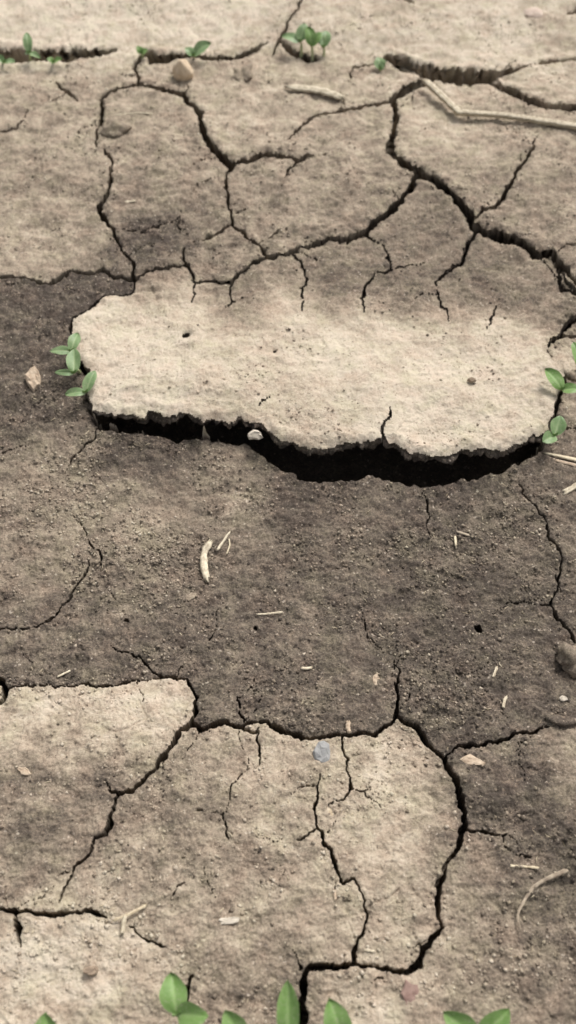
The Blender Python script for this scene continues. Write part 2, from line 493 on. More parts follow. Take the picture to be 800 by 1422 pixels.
# raise of the slab towards its broken edge
rimy = np.interp(US * 0 + 0, [0], [0])
rx = np.array([to_rim(*p)[0] for p in GAP_RIM]); ry = np.array([to_rim(*p)[1] for p in GAP_RIM])
oo = np.argsort(rx)
yr = np.interp(X, rx[oo], ry[oo])
ZS = Z + np.where(LAB == SLAB, rim_raise(X) * (1 - ss(0.0, 0.13, Y - yr)), 0)
Z = np.where(LAB == SLAB, ZS, Z)
# cracks go down
dep = np.clip(WID * 11.0, 0.006, 0.036)
dep = np.where(SG < 0.0, 0.050, dep)
edge = np.where(WID > .004, .26 * WID, np.clip(WID * 0.1, 0.00012, 0.0006)) * np.where(WID > .004, np.clip(1 + 1.1 * perlin(X / .005, Y / .005, 53) + .7 * perlin(X / .0024, Y / .0024, 54), .15, 3), 1)
edge = np.where(SG < 0.0, 0.004 * np.clip(1 + 1.3 * perlin(X / .006, Y / .006, 55) + .8 * perlin(X / .0025, Y / .0025, 56), .15, 3), edge)
mrg = np.minimum(np.minimum(halfw(Y) - np.abs(X), Y - YMIN), YMAX - Y)      # distance from the border of the grid
fade = ss(0.0, 0.02, mrg)
CUT = dep * ss(0, 1, -S / edge) * (0.85 + 0.3 * perlin(X / .008, Y / .008, 52))
Z = Z - CUT
Z = macro(X, Y) * (1 - fade) + Z * fade

# pull the points next to an edge onto it, so the rims are crisp
dxc = np.gradient(X, axis=1); dxr = np.gradient(X, axis=0); dyr = np.gradient(Y, axis=0)
sc_, sr_ = np.gradient(S, axis=1), np.gradient(S, axis=0)
GX = sc_ / dxc; GY = (sr_ - GX * dxr) / dyr
gl = np.maximum(np.hypot(GX, GY), 1e-6); GXn, GYn = GX / gl, GY / gl
lim = 0.45 * np.minimum(dxc, dyr)
near = (np.abs(S) < lim) & (gl > 0.3)
PX = X - np.where(near, S * GXn, 0); PY = Y - np.where(near, S * GYn, 0)
# the walls of the cracks fall back under the crust
und = np.where((S < 0) & ~near, (np.clip(0.35 * WID, 0.0003, 0.004) + np.where(SG > 0, 0.012 * ss(.002, .0075, WID), 0)) * np.where(SG > 0, ss(.03, .33, CUT / dep), np.clip(CUT / dep, 0, 1)) * fade * np.clip(1 + perlin(X / .006, Y / .006, 57), .5, 1.6), 0)
PX = PX + und * GXn; PY = PY + und * GYn
PZ = np.where(near, Z + CUT * fade, Z)


def height(x, y):
    r, c = cell(x, y)
    return float(Z[r, c])


def hit(u, v, lift=0.0, slab=True):
    """point on the built soil (or lift above it) seen at pixel u, v of the photograph"""
    z = 0.0
    for k in range(30):
        x, y = at_z(u, v, z + lift)
        r, c = cell(x, y)
        zn = float(macro(x, y))
        if slab and LAB[r, c] == SLAB:
            zn += float(rim_raise(x)) * (1 - float(ss(0, .13, y - np.interp(x, rx[oo], ry[oo]))))
        z += (zn - z) * (1.0 if k < 8 else 0.5)
    return Vector((x, y, z + lift))


def px_size(u, v):
    p = hit(u, v)
    return (p.y * CP + (CAM_H - p.z) * SP) / FPX


# ------------------------------------------------------------------ materials
def new_mat(name):
    m = bpy.data.materials.new(name)
    m.use_nodes = True
    n = m.node_tree.nodes; l = m.node_tree.links
    return m, n, l, n['Principled BSDF']


def noise(n, l, vec, scale, detail=4, rough=0.6):
    t = n.new('ShaderNodeTexNoise')
    t.inputs['Scale'].default_value = scale; t.inputs['Detail'].default_value = detail; t.inputs['Roughness'].default_value = rough
    l.new(vec, t.inputs['Vector'])
    return t.outputs['Fac']


def mathn(n, l, op, a, b, clamp=False):
    t = n.new('ShaderNodeMath'); t.operation = op; t.use_clamp = clamp
    for i, s in enumerate((a, b)):
        if isinstance(s, (int, float)):
            t.inputs[i].default_value = s
        else:
            l.new(s, t.inputs[i])
    return t.outputs[0]


def ramp(n, l, fac, stops):
    t = n.new('ShaderNodeValToRGB')
    while len(t.color_ramp.elements) < len(stops):
        t.color_ramp.elements.new(0.5)
    for e, (p, c) in zip(t.color_ramp.elements, stops):
        e.position = p; e.color = (*c, 1)
    l.new(fac, t.inputs['Fac'])
    return t.outputs['Color']


def soil_material():
    m, n, l, b = new_mat('field_soil')
    geo = n.new('ShaderNodeNewGeometry')
    mp = n.new('ShaderNodeMapping'); mp.inputs['Scale'].default_value = (0.9, 1.0, 1.0)
    l.new(geo.outputs['Position'], mp.inputs['Vector'])
    pos = mp.outputs['Vector']
    at = n.new('ShaderNodeAttribute'); at.attribute_name = 'dry'
    n1 = noise(n, l, pos, 190, 5, 0.68)
    n2 = noise(n, l, pos, 950, 5, 0.85)
    n3 = noise(n, l, pos, 45, 4, 0.6)
    amp = mathn(n, l, 'SUBTRACT', 1.12, mathn(n, l, 'MULTIPLY', at.outputs['Fac'], 0.62))
    d = mathn(n, l, 'ADD', at.outputs['Fac'], mathn(n, l, 'MULTIPLY', mathn(n, l, 'MULTIPLY', amp, mathn(n, l, 'SUBTRACT', n1, 0.5)), 0.7))
    d = mathn(n, l, 'ADD', d, mathn(n, l, 'MULTIPLY', mathn(n, l, 'MULTIPLY', amp, mathn(n, l, 'SUBTRACT', n2, 0.5)), 1.45))
    d = mathn(n, l, 'ADD', d, mathn(n, l, 'MULTIPLY', mathn(n, l, 'SUBTRACT', n3, 0.5), 0.25), True)
    col = ramp(n, l, d, [(0.0, (0.068, 0.055, 0.0445)), (0.22, (0.144, 0.1165, 0.0895)), (0.45, (0.256, 0.207, 0.153)), (0.7, (0.417, 0.347, 0.260)), (1.0, (0.575, 0.497, 0.390))])
    # pale grains, and dark specks that paint the shade of tiny pits
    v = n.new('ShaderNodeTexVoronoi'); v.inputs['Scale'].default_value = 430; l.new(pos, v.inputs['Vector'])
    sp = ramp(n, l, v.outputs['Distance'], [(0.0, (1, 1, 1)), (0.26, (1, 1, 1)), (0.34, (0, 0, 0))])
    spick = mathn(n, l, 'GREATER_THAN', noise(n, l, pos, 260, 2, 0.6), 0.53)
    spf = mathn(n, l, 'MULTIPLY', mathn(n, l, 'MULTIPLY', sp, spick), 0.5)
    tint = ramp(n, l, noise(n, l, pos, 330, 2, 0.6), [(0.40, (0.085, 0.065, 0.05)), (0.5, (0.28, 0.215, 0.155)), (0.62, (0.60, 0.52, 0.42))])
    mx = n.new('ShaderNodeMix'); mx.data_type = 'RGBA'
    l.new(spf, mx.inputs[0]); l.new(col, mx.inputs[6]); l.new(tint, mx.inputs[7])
    # slow drift of hue: olive, neutral, rosy
    hue = ramp(n, l, noise(n, l, pos, 70, 3, 0.6), [(0.32, (0.97, 1.0, 0.95)), (0.5, (1.0, 1.0, 1.0)), (0.68, (1.0, 0.955, 0.95))])
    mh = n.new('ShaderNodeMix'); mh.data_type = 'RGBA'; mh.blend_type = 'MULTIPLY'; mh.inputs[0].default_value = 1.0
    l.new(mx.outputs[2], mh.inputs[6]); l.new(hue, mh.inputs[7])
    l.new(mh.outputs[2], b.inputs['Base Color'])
    b.inputs['Roughness'].default_value = 0.95
    b.inputs['Specular IOR Level'].default_value = 0.18
    bp = n.new('ShaderNodeBump'); bp.inputs['Strength'].default_value = 1.0; bp.inputs['Distance'].default_value = 0.0011
    bh = mathn(n, l, 'ADD', noise(n, l, pos, 700, 5, 0.7), mathn(n, l, 'MULTIPLY', noise(n, l, pos, 2200, 2, 0.6), 0.4))
    l.new(bh, bp.inputs['Height']); l.new(bp.outputs[0], b.inputs['Normal'])
    return m


def plain_material(name, stops, scale=300, rough=0.85, stretch=(1, 1, 1), bump=0.0004, coords='Object', subsurf=0):
    m, n, l, b = new_mat(name)
    tc = n.new('ShaderNodeTexCoord')
    mp = n.new('ShaderNodeMapping'); mp.inputs['Scale'].default_value = stretch
    l.new(tc.outputs[coords], mp.inputs['Vector'])
    f = noise(n, l, mp.outputs['Vector'], scale, 5, 0.65)
    fb_ = n.new('ShaderNodeAttribute'); fb_.attribute_name = 'fib'
    f2_ = mathn(n, l, 'ADD', f, mathn(n, l, 'MULTIPLY', fb_.outputs['Fac'], 0.16))
    l.new(ramp(n, l, f2_, stops), b.inputs['Base Color'])
    b.inputs['Roughness'].default_value = rough
    b.inputs['Specular IOR Level'].default_value = 0.3
    if bump:
        bp = n.new('ShaderNodeBump'); bp.inputs['Strength'].default_value = 0.6; bp.inputs['Distance'].default_value = bump
        l.new(f, bp.inputs['Height']); l.new(bp.outputs[0], b.inputs['Normal'])
    return m


def leaf_material(name, dark, light):
    m, n, l, b = new_mat(name)
    at = n.new('ShaderNodeAttribute'); at.attribute_name = 'rib'
    tc = n.new('ShaderNodeTexCoord')
    f = mathn(n, l, 'ADD', mathn(n, l, 'MULTIPLY', noise(n, l, tc.outputs['Object'], 260, 4, 0.6), 0.6), mathn(n, l, 'MULTIPLY', at.outputs['Fac'], 0.5))
    col = ramp(n, l, f, [(0.2, dark), (0.85, light)])
    dust = ramp(n, l, noise(n, l, tc.outputs['Object'], 900, 4, 0.75), [(0.52, (0, 0, 0)), (0.72, (0.65, 0.65, 0.65))])
    md = n.new('ShaderNodeMix'); md.data_type = 'RGBA'; md.inputs[7].default_value = (0.42, 0.38, 0.28, 1)
    l.new(dust, md.inputs[0]); l.new(col, md.inputs[6])
    col = md.outputs[2]
    l.new(col, b.inputs['Base Color'])
    bp = n.new('ShaderNodeBump'); bp.inputs['Strength'].default_value = 0.5; bp.inputs['Distance'].default_value = 0.0005
    l.new(f, bp.inputs['Height']); l.new(bp.outputs[0], b.inputs['Normal'])
    b.inputs['Roughness'].default_value = 0.5
    b.inputs['Specular IOR Level'].default_value = 0.45
    tr = n.new('ShaderNodeBsdfTranslucent'); l.new(col, tr.inputs['Color'])
    mix = n.new('ShaderNodeMixShader'); mix.inputs[0].default_value = 0.28
    out = n['Material Output']
    l.new(b.outputs[0], mix.inputs[1]); l.new(tr.outputs[0], mix.inputs[2]); l.new(mix.outputs[0], out.inputs['Surface'])
    return m


M_SOIL = soil_material()
M_LEAF = leaf_material('cotyledon_green', (0.15, 0.255, 0.095), (0.37, 0.475, 0.24))
M_LEAFB = leaf_material('fresh_green', (0.14, 0.26, 0.06), (0.31, 0.45, 0.165))
M_STEM = plain_material('stem_pale_green', [(0.3, (0.30, 0.36, 0.16)), (0.7, (0.45, 0.42, 0.26))], 200, 0.5, bump=0)
M_STRAW = plain_material('dry_straw', [(0.3, (0.32, 0.25, 0.16)), (0.65, (0.58, 0.50, 0.35))], 500, 0.7)
M_STRAWP = plain_material('pale_straw', [(0.3, (0.30, 0.245, 0.17)), (0.65, (0.60, 0.53, 0.39))], 400, 0.7)
M_STRAWB = plain_material('brown_straw', [(0.3, (0.28, 0.20, 0.135)), (0.65, (0.50, 0.40, 0.29))], 400, 0.75)
M_TWIG = plain_material('weathered_twig', [(0.3, (0.16, 0.12, 0.085)), (0.65, (0.36, 0.30, 0.22))], 250, 0.85)
M_TAN = plain_material('tan_stone', [(0.3, (0.42, 0.31, 0.20)), (0.7, (0.62, 0.50, 0.36))], 180, 0.85)
M_BROWN = plain_material('brown_clod', [(0.3, (0.16, 0.115, 0.08)), (0.7, (0.36, 0.28, 0.20))], 350, 0.95, bump=0.001)
M_GREY = plain_material('grey_stone', [(0.3, (0.17, 0.17, 0.165)), (0.7, (0.29, 0.285, 0.27))], 250, 0.8)
M_PINK = plain_material('pinkish_stone', [(0.3, (0.40, 0.30, 0.24)), (0.7, (0.52, 0.43, 0.35))], 250, 0.85)
M_MAROON = plain_material('maroon_leaf', [(0.3, (0.15, 0.085, 0.07)), (0.7, (0.30, 0.21, 0.17))], 300, 0.8)
M_OCHRE = plain_material('ochre_chaff', [(0.3, (0.34, 0.25, 0.15)), (0.65, (0.54, 0.46, 0.34))], 300, 0.8)
M_CHIP = plain_material('chalky_chip', [(0.3, (0.38, 0.33, 0.26)), (0.7, (0.56, 0.50, 0.41))], 300, 0.9)


# ------------------------------------------------------------------ mesh helpers
def raw_mesh(name, co, faces, attr=None, smooth=True, steep=False):
    me = bpy.data.meshes.new(name)
    co = np.asarray(co, np.float32); faces = np.asarray(faces, np.int32)
    k = faces.shape[1]
    me.vertices.add(len(co)); me.vertices.foreach_set('co', co.ravel())
    me.loops.add(faces.size); me.loops.foreach_set('vertex_index', faces.ravel())
    me.polygons.add(len(faces))
    me.polygons.foreach_set('loop_start', np.arange(0, faces.size, k, dtype=np.int32))
    if attr is not None:
        for an, av in attr.items():
            a = me.attributes.new(an, 'FLOAT', 'POINT')
            a.data.foreach_set('value', np.asarray(av, np.float32))
    me.update(calc_edges=True)
    if smooth:
        me.shade_smooth()
        if steep:
            q = co[faces]
            e1, e2 = q[:, 2] - q[:, 0], q[:, 3] - q[:, 1]
            nz = np.cross(e1, e2)
            flat = np.abs(nz[:, 2]) < 0.5 * np.linalg.norm(nz, axis=1)
            me.polygons.foreach_set('use_smooth', ~flat)
    return me


def add(name, me, mat, par=None):
    o = bpy.data.objects.new(name, me)
    COL.objects.link(o)
    me.materials.append(mat)
    if par is not None:
        o.parent = par
    return o


def tag(o, label, cat, group=None):
    o['label'] = label; o['category'] = cat
    if group:
        o['group'] = group
    return o


def empty(name, loc=(0, 0, 0)):
    o = bpy.data.objects.new(name, None)
    COL.objects.link(o); o.location = loc; o.empty_display_size = 0.01
    return o


def quads(nr, nc):
    i = np.arange(nr * nc).reshape(nr, nc)
    return np.stack([i[:-1, :-1], i[:-1, 1:], i[1:, 1:], i[1:, :-1]], -1)


def blur(a, r):
    for ax in (0, 1):
        p = np.pad(a, [(r + 1, r) if k == ax else (0, 0) for k in (0, 1)], mode='edge')
        c = np.cumsum(p, axis=ax)
        a = (np.take(c, range(2 * r + 1, c.shape[ax]), axis=ax) - np.take(c, range(0, c.shape[ax] - 2 * r - 1), axis=ax)) / (2 * r + 1)
    return a


# ------------------------------------------------------------------ the wide field and the soil below the crust
gx_ = np.concatenate([[-300, -80, -20, -6, -2.4, -1.3], np.arange(-0.8, 0.8001, 0.0043), [1.3, 2.4, 6, 20, 80, 300]])
gy_ = np.concatenate([[-300, -80, -20, -6, -1.8, -.7], np.arange(-0.36, 1.4001, 0.0043), [1.9, 3, 7, 21, 80, 300]])
BX, BY = np.meshgrid(gx_, gy_)
bm_ = np.minimum(np.minimum(halfw(np.clip(BY, YMIN, YMAX)) - np.abs(BX), BY - YMIN), YMAX - BY)
bw1, bw2, _ = worley((BX + .035 * perlin(BX / .06, BY / .06, 61) + .008 * perlin(BX / .014, BY / .014, 68)) / .15, (BY + .035 * perlin(BX / .06, BY / .06, 62) + .008 * perlin(BX / .014, BY / .014, 69)) / .12, 63)
BZ = macro(BX, BY) + 0.003 * perlin(BX / .085, BY / .07, 31) + .0014 * perlin(BX / .03, BY / .03, 64) + .001 * perlin(BX / .015, BY / .013, 65)
BZ += .0026 * perlin(BX / .034, BY / .028, 32) + .0016 * perlin(BX / .013, BY / .011, 33)
BZ -= 0.022 * np.exp(-((bw2 - bw1) / .020) ** 4) * ss(0.004, 0.02, -bm_) * ss(-.25, .1, perlin(BX / .2, BY / .2, 60))
BZ = np.where(bm_ > -0.03, macro(BX, BY) * (1 - ss(0, .03, -bm_)) + BZ * ss(0, .03, -bm_), BZ)
BZ -= 0.0012 * ss(-0.004, 0.004, bm_) + 0.062 * ss(0.010, 0.035, bm_)
byc = np.clip(BY, YMIN + .015, YMAX - .015); bxc = np.clip(BX, -(halfw(byc) - .015), halfw(byc) - .015)
bri = np.clip(np.searchsorted(ys, byc), 0, NR - 1); bci = np.clip(np.round((bxc / halfw(byc) + 1) / 2 * (NC - 1)).astype(int), 0, NC - 1)
far_ = ss(0.0, 0.25, -bm_)
DRYB = blur(DRY, 7)
BD = DRYB[bri, bci] * (1 - far_) + far_ * (0.42 + 10 * (macro(BX, BY) - 0.003)) + .22 * perlin(BX / .08, BY / .05, 66) + .24 * perlin(BX / .02, BY / .014, 67)
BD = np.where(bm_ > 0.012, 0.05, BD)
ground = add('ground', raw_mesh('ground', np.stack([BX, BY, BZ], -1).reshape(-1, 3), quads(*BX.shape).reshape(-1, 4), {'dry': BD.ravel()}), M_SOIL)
ground['kind'] = 'structure'

# ------------------------------------------------------------------ crust plates, each its own piece of the ground
Q = quads(NR, NC)
FL = LAB[:-1, :-1]
CO = np.stack([PX, PY, PZ], -1).reshape(-1, 3)
DF = DRY.ravel()
for l in np.unique(LAB):
    if l == SLAB:
        continue
    f = Q[FL == l]
    idx, inv = np.unique(f, return_inverse=True)
    nm = 'furrow_bed' if l == FURROW else 'crust_plate'
    add(nm, raw_mesh(nm, CO[idx], inv.reshape(-1, 4), {'dry': DF[idx]}, steep=True), M_SOIL, ground)

# ------------------------------------------------------------------ the raised slab: a solid crust with a broken, undercut edge
inside = (LAB == SLAB) & (S > -lim)
fm = inside[:-1, :-1] & inside[:-1, 1:] & inside[1:, 1:] & inside[1:, :-1] & (FL == SLAB)
f = Q[fm]
idx, inv = np.unique(f, return_inverse=True)
f = inv.reshape(-1, 4)
nv = len(idx)
top = CO[idx].copy()
top[:, 2] = np.where(near.ravel()[idx], top[:, 2], (Z + CUT * fade).ravel()[idx])
sx, sy = X.ravel()[idx], Y.ravel()[idx]

SB = blur(blur(np.clip(SPL, -.012, .012), 9), 9)
bx0 = np.gradient(SB, axis=1) / dxc; by0 = (np.gradient(SB, axis=0) - bx0 * dxr) / dyr
bl = np.maximum(np.hypot(bx0, by0), 1e-6)
gxi, gyi = (bx0 / bl).ravel()[idx], (by0 / bl).ravel()[idx]
si = np.maximum(S.ravel()[idx], 0)
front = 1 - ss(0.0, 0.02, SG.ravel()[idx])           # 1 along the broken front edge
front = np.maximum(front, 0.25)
thick = (0.0032 + 0.0036 * ss(-0.04, 0.03, sx) + 0.0050 * perlin(sx / .022, sy * 0, 71) + 0.0034 * perlin(sx / .0095, sy / .02, 72) + .0014 * perlin(sx / .004, sy / .004, 70)
         + .008 * np.exp(-((sx + .080) / .010) ** 2))
thick = np.clip(thick, 0.002, 0.02)
near_edge = np.exp(-si / 0.012)


def ring(frac, inset, k):
    n = (perlin(sx / .010, k * .5 + sy * 0, 73) * 0.0060 + perlin(sx / .0044, k * .75 + sy * 0, 83) * 0.0034 + perlin(sx / .0020, k * 1.3 + sy * 0, 84) * 0.0010) * min(1, frac * 3)
    off = (inset + n * (frac > 0)) * front * near_edge
    p = top.copy()
    p[:, 0] += gxi * off; p[:, 1] += gyi * off
    p[:, 2] -= thick * frac
    return p


e = np.concatenate([f[:, [0, 1]], f[:, [1, 2]], f[:, [2, 3]], f[:, [3, 0]]])
key = np.sort(e, axis=1)
_, first, cnts = np.unique(key[:, 0].astype(np.int64) * nv + key[:, 1], return_index=True, return_counts=True)
be = e[first[cnts == 1]]
bv, binv = np.unique(be, return_inverse=True)
be_l = binv.reshape(-1, 2)
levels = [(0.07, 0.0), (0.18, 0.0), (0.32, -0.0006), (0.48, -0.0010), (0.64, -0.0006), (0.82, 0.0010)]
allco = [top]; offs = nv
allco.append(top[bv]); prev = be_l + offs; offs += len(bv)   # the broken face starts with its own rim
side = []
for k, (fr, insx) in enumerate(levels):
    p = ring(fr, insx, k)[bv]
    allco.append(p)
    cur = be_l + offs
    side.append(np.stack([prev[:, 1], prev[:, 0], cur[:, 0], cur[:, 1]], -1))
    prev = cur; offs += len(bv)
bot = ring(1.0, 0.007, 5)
allco.append(bot)
cur = bv[be_l] + offs
side.append(np.stack([prev[:, 1], prev[:, 0], cur[:, 0], cur[:, 1]], -1))
fb = f[:, ::-1] + offs
sd = DF[idx]
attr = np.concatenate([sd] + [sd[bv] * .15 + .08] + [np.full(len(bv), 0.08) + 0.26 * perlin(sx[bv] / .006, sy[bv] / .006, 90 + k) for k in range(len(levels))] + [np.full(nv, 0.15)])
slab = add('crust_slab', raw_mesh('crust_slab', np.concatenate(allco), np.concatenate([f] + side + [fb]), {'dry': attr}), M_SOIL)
tag(slab, 'wide pale dried soil slab with raised broken front edge over a black gap', 'soil slab')


# ------------------------------------------------------------------ lumps, flakes, straw, seedlings
def lump(name, loc, size, mat, seed, rotz=0.0, rough=0.25, sink=0.25, cone=0.0, sub=4, dry=0.3):
    bm = bmesh.new()
    bmesh.ops.create_icosphere(bm, subdivisions=sub, radius=1.0)
    c = np.array([v.co[:] for v in bm.verts])
    d = 1 + rough * perlin(c[:, 0] * 1.3 + seed * 3.1, c[:, 1] * 1.3 + c[:, 2] * .9, seed) * 1.6 + rough * .5 * perlin(c[:, 0] * 3.1 + c[:, 2] * 2, c[:, 1] * 3.1 - c[:, 2] + seed, seed + 1)
    d = d + rough * .35 * perlin(c[:, 0] * 7 + c[:, 2] * 5, c[:, 1] * 7 - c[:, 2] * 4 + seed, seed + 2)
    for v, k in zip(bm.verts, d):
        z = v.co.z
        t = 1 - cone * max(z, 0)
        v.co = Vector((v.co.x * k * t * size[0], v.co.y * k * t * size[1], z * k * size[2]))
    me = bpy.data.meshes.new(name)
    bm.to_mesh(me); bm.free()
    me.shade_smooth()
    a = me.attributes.new('dry', 'FLOAT', 'POINT'); a.data.foreach_set('value', np.full(len(me.vertices), dry, np.float32))
    o = add(name, me, mat)
    o.location = (loc[0], loc[1], loc[2] + size[2] * (1 - 2 * sink))
    o.rotation_euler = (0, 0, rotz)
    return o


def flake(name, loc, size, mat, seed, rotz=0.0, tilt=(0, 0), thick=0.0012, pts=11):
    """thin irregular chip with a raised, uneven top"""
    r = random.Random(seed)
    bm = bmesh.new()
    rings = []
    out = [(1 + r.uniform(-.22, .22)) for _ in range(pts)]
    for lvl, (s, z) in enumerate([(0.96, -0.6), (1.0, 0.1), (0.86, 0.45), (0.45, 0.55)]):
        ringv = []
        for i in range(pts):
            a = 2 * math.pi * i / pts
            k = out[i] * s
            ringv.append(bm.verts.new((math.cos(a) * k * size[0], math.sin(a) * k * size[1], z * thick + r.uniform(-.2, .2) * thick)))
        rings.append(ringv)
    for a, b in zip(rings[:-1], rings[1:]):
        for i in range(pts):
            bm.faces.new((a[i], a[(i + 1) % pts], b[(i + 1) % pts], b[i]))
    bm.faces.new(rings[-1]); bm.faces.new(rings[0][::-1])
    me = bpy.data.meshes.new(name)
    bm.to_mesh(me); bm.free()
    o = add(name, me, mat)
    o.location = (loc[0], loc[1], loc[2] + thick * 0.2)
    o.rotation_euler = (tilt[0], tilt[1], rotz)
    return o


def tube_mesh(name, pts, radii, flat=0.75, sides=10, seed=0, ribs=0.10, jag=0.0):
    """stalk along points; cross-section ribbed and slightly flattened, ends frayed"""
    r = random.Random(seed)
    pts = [Vector(p) for p in pts]
    # resample smoothly
    co = []; faces = []
    n = len(pts)
    rib = [1 + ribs * r.uniform(-1, 1) for _ in range(sides)]
    for i, p in enumerate(pts):
        t = (pts[min(i + 1, n - 1)] - pts[max(i - 1, 0)]).normalized()
        up = Vector((0, 0, 1))
        s = t.cross(up)
        if s.length < 1e-4:
            s = Vector((1, 0, 0))
        s.normalize()
        w = s.cross(t).normalized()
        for k in range(sides):
            a = 2 * math.pi * k / sides
            rad = radii[i] * rib[k] * (1 + 0.05 * r.uniform(-1, 1))
            q = p + s * math.cos(a) * rad + w * math.sin(a) * rad * flat
            if jag and i in (0, n - 1):
                q += t * jag * r.uniform(-1, 1)
            co.append(q)
    for i in range(n - 1):
        for k in range(sides):
            faces.append((i * sides + k, i * sides + (k + 1) % sides, (i + 1) * sides + (k + 1) % sides, (i + 1) * sides + k))
    faces.append(tuple(range(sides))[::-1]); faces.append(tuple(range((n - 1) * sides, n * sides)))
    me = bpy.data.meshes.new(name)
    me.from_pydata([tuple(c) for c in co], [], faces)
    a = me.attributes.new('fib', 'FLOAT', 'POINT')
    lane = [r.uniform(-1, 1) for _ in range(sides)]
    a.data.foreach_set('value', np.array([lane[k] + 0.5 * r.uniform(-1, 1) for _ in range(n) for k in range(sides)], np.float32))
    me.shade_smooth()
    return me


def smooth_path(pts, n):
    """points evenly placed on a soft curve through pts"""
    pts = [Vector(p) for p in pts]
    if len(pts) == 2:
        return [pts[0].lerp(pts[1], i / (n - 1)) for i in range(n)]
    out = []
    m = len(pts) - 1
    for i in range(n):
        t = i / (n - 1) * m
        k = min(int(t), m - 1); f_ = t - k
        p0, p1, p2, p3 = pts[max(k - 1, 0)], pts[k], pts[k + 1], pts[min(k + 2, m)]
        out.append(0.5 * ((2 * p1) + (p2 - p0) * f_ + (2 * p0 - 5 * p1 + 4 * p2 - p3) * f_ ** 2 + (3 * p1 - p0 - 3 * p2 + p3) * f_ ** 3))
    return out


def straw(px, width, mat, label, cat, name='straw', lift=0.25, seed=0, n=14, flat=0.6, taper=(1, 1), group=None, jag=1.1, linear=False):
    """stalk lying on the soil through photo points (u, v[, extra lift in m]); width in photo px"""
    pts = []
    for q in px:
        wpx = px_size(q[0], q[1])
        r = wpx * width / 2
        p = hit(q[0], q[1], r * lift * 2 + (q[2] if len(q) > 2 else 0))
        pts.append(p)
    if linear:
        path = []
        for a, b in zip(pts[:-1], pts[1:]):
            path += [a.lerp(b, i / n) for i in range(n)]
        path.append(pts[-1])
    else:
        path = smooth_path(pts, n)
    m = len(path)
    rs = random.Random(seed + 500)
    rad = [r * (taper[0] + (taper[1] - taper[0]) * i / (m - 1)) * (1 + .14 * rs.uniform(-1, 1)) for i in range(m)]
    for i in (0, m - 1):
        rad[i] *= 0.55
    path = [p + Vector((rs.uniform(-1, 1), rs.uniform(-1, 1), 0)) * r * 0.12 for p in path]
    base = path[0].copy()
    o = add(name, tube_mesh(name, [p - base for p in path], rad, flat, 14, seed, 0.22, r * jag), mat)
    o.location = base
    return tag(o, label, cat, group)


def leaf_mesh(name, tip, width, normal, cup=0.18, droop=0.10, thick=0.0005, shape=0.85):
    """cotyledon: oval blade from the origin to tip, cupped across and bowed along its length"""
    tip = Vector(tip); L = tip.length
    ax = tip.normalized(); nrm = Vector(normal); nrm = (nrm - ax * nrm.dot(ax)).normalized()
    sd_ = ax.cross(nrm)
    NA, NB = 15, 9
    co, rib = [], []
    for side_ in (1, -1):
        for i in range(NA):
            t = i / (NA - 1)
            wv = width / 2 * max(0.10 * (1 - t) + 0.0, (math.sin(math.pi * min(max(t, 0), 1) ** shape)) ** 0.62 if 0 < t < 1 else 0.10 * (1 - t))
            wv *= 1 + 0.07 * math.sin(t * 9 + width * 9000) * t + random.uniform(-.02, .02)
            for j in range(NB):
                s = (j / (NB - 1)) * 2 - 1
                h = 0.05 * width * math.sin(s * 2.1 + t * 5 + width * 7000) + cup * width * (s * s) * (0.3 + 0.7 * math.sin(math.pi * t)) + droop * L * (4 * t * (1 - t)) * 0.5 - droop * L * t * t * 0.6
                h -= 0.04 * width * math.exp(-(s / 0.16) ** 2)
                edge_ = 1 - abs(s) ** 4
                q = ax * (t * L) + sd_ * (s * wv) + nrm * (h + side_ * thick * 0.5 * edge_)
                co.append(q); rib.append(math.exp(-(s / 0.14) ** 2) * (1 - 0.5 * t) + 0.35 * abs(s) ** 3)
    faces = []
    for side_ in (0, 1):
        o_ = side_ * NA * NB
        for i in range(NA - 1):
            for j in range(NB - 1):
                q = (o_ + i * NB + j, o_ + i * NB + j + 1, o_ + (i + 1) * NB + j + 1, o_ + (i + 1) * NB + j)
                faces.append(q if side_ == 1 else q[::-1])
    return raw_mesh(name, [tuple(c) for c in co], faces, {'rib': rib})


def seedling(label, base, crown, leaves, group, mat=None, stem_w=0.0011, bud=True):
    """base: pixel where the stem leaves the soil; crown: (u, v, height over soil); leaves: (tip u, tip v, tip height, width px[, normal])"""
    mat = mat or M_LEAF
    b = hit(*base, 0.0, False); c = hit(crown[0], crown[1], crown[2], False)
    root_ = empty('seedling', b)
    tag(root_, label, 'seedling', group)
    wpx = px_size(crown[0], crown[1])
    mid = b.lerp(c, 0.55) + Vector((0.0012 * random.uniform(-1, 1), 0.001, 0.002))
    path = smooth_path([b + Vector((0, 0, -0.008)), b, mid, c], 12)
    add('stem', tube_mesh('stem', [p - b for p in path], [stem_w * (1.15 - 0.35 * i / 11) for i in range(12)], 1.0, 8), M_STEM, root_)
    for k, lf in enumerate(leaves):
        tp = hit(lf[0], lf[1], lf[2], False)
        nrm = Vector(lf[4]) if len(lf) > 4 else Vector((0, -0.25, 1))
        o = add('cotyledon', leaf_mesh('cotyledon', tp - c, lf[3] * wpx, nrm, cup=0.16 + 0.05 * random.random(), droop=0.10 + 0.06 * random.random()), mat, root_)
        o.location = c - b
        # short leaf stalk
    if bud:
        for a in (0.6, 3.6):
            d = Vector((math.cos(a), math.sin(a) * .6, 1.4)).normalized() * 0.0032
            o = add('leaf_bud', leaf_mesh('leaf_bud', d, 0.0018, Vector((0, -1, .5)), 0.3, 0.1, 0.0004), M_LEAFB, root_)
            o.location = c - b
    return root_


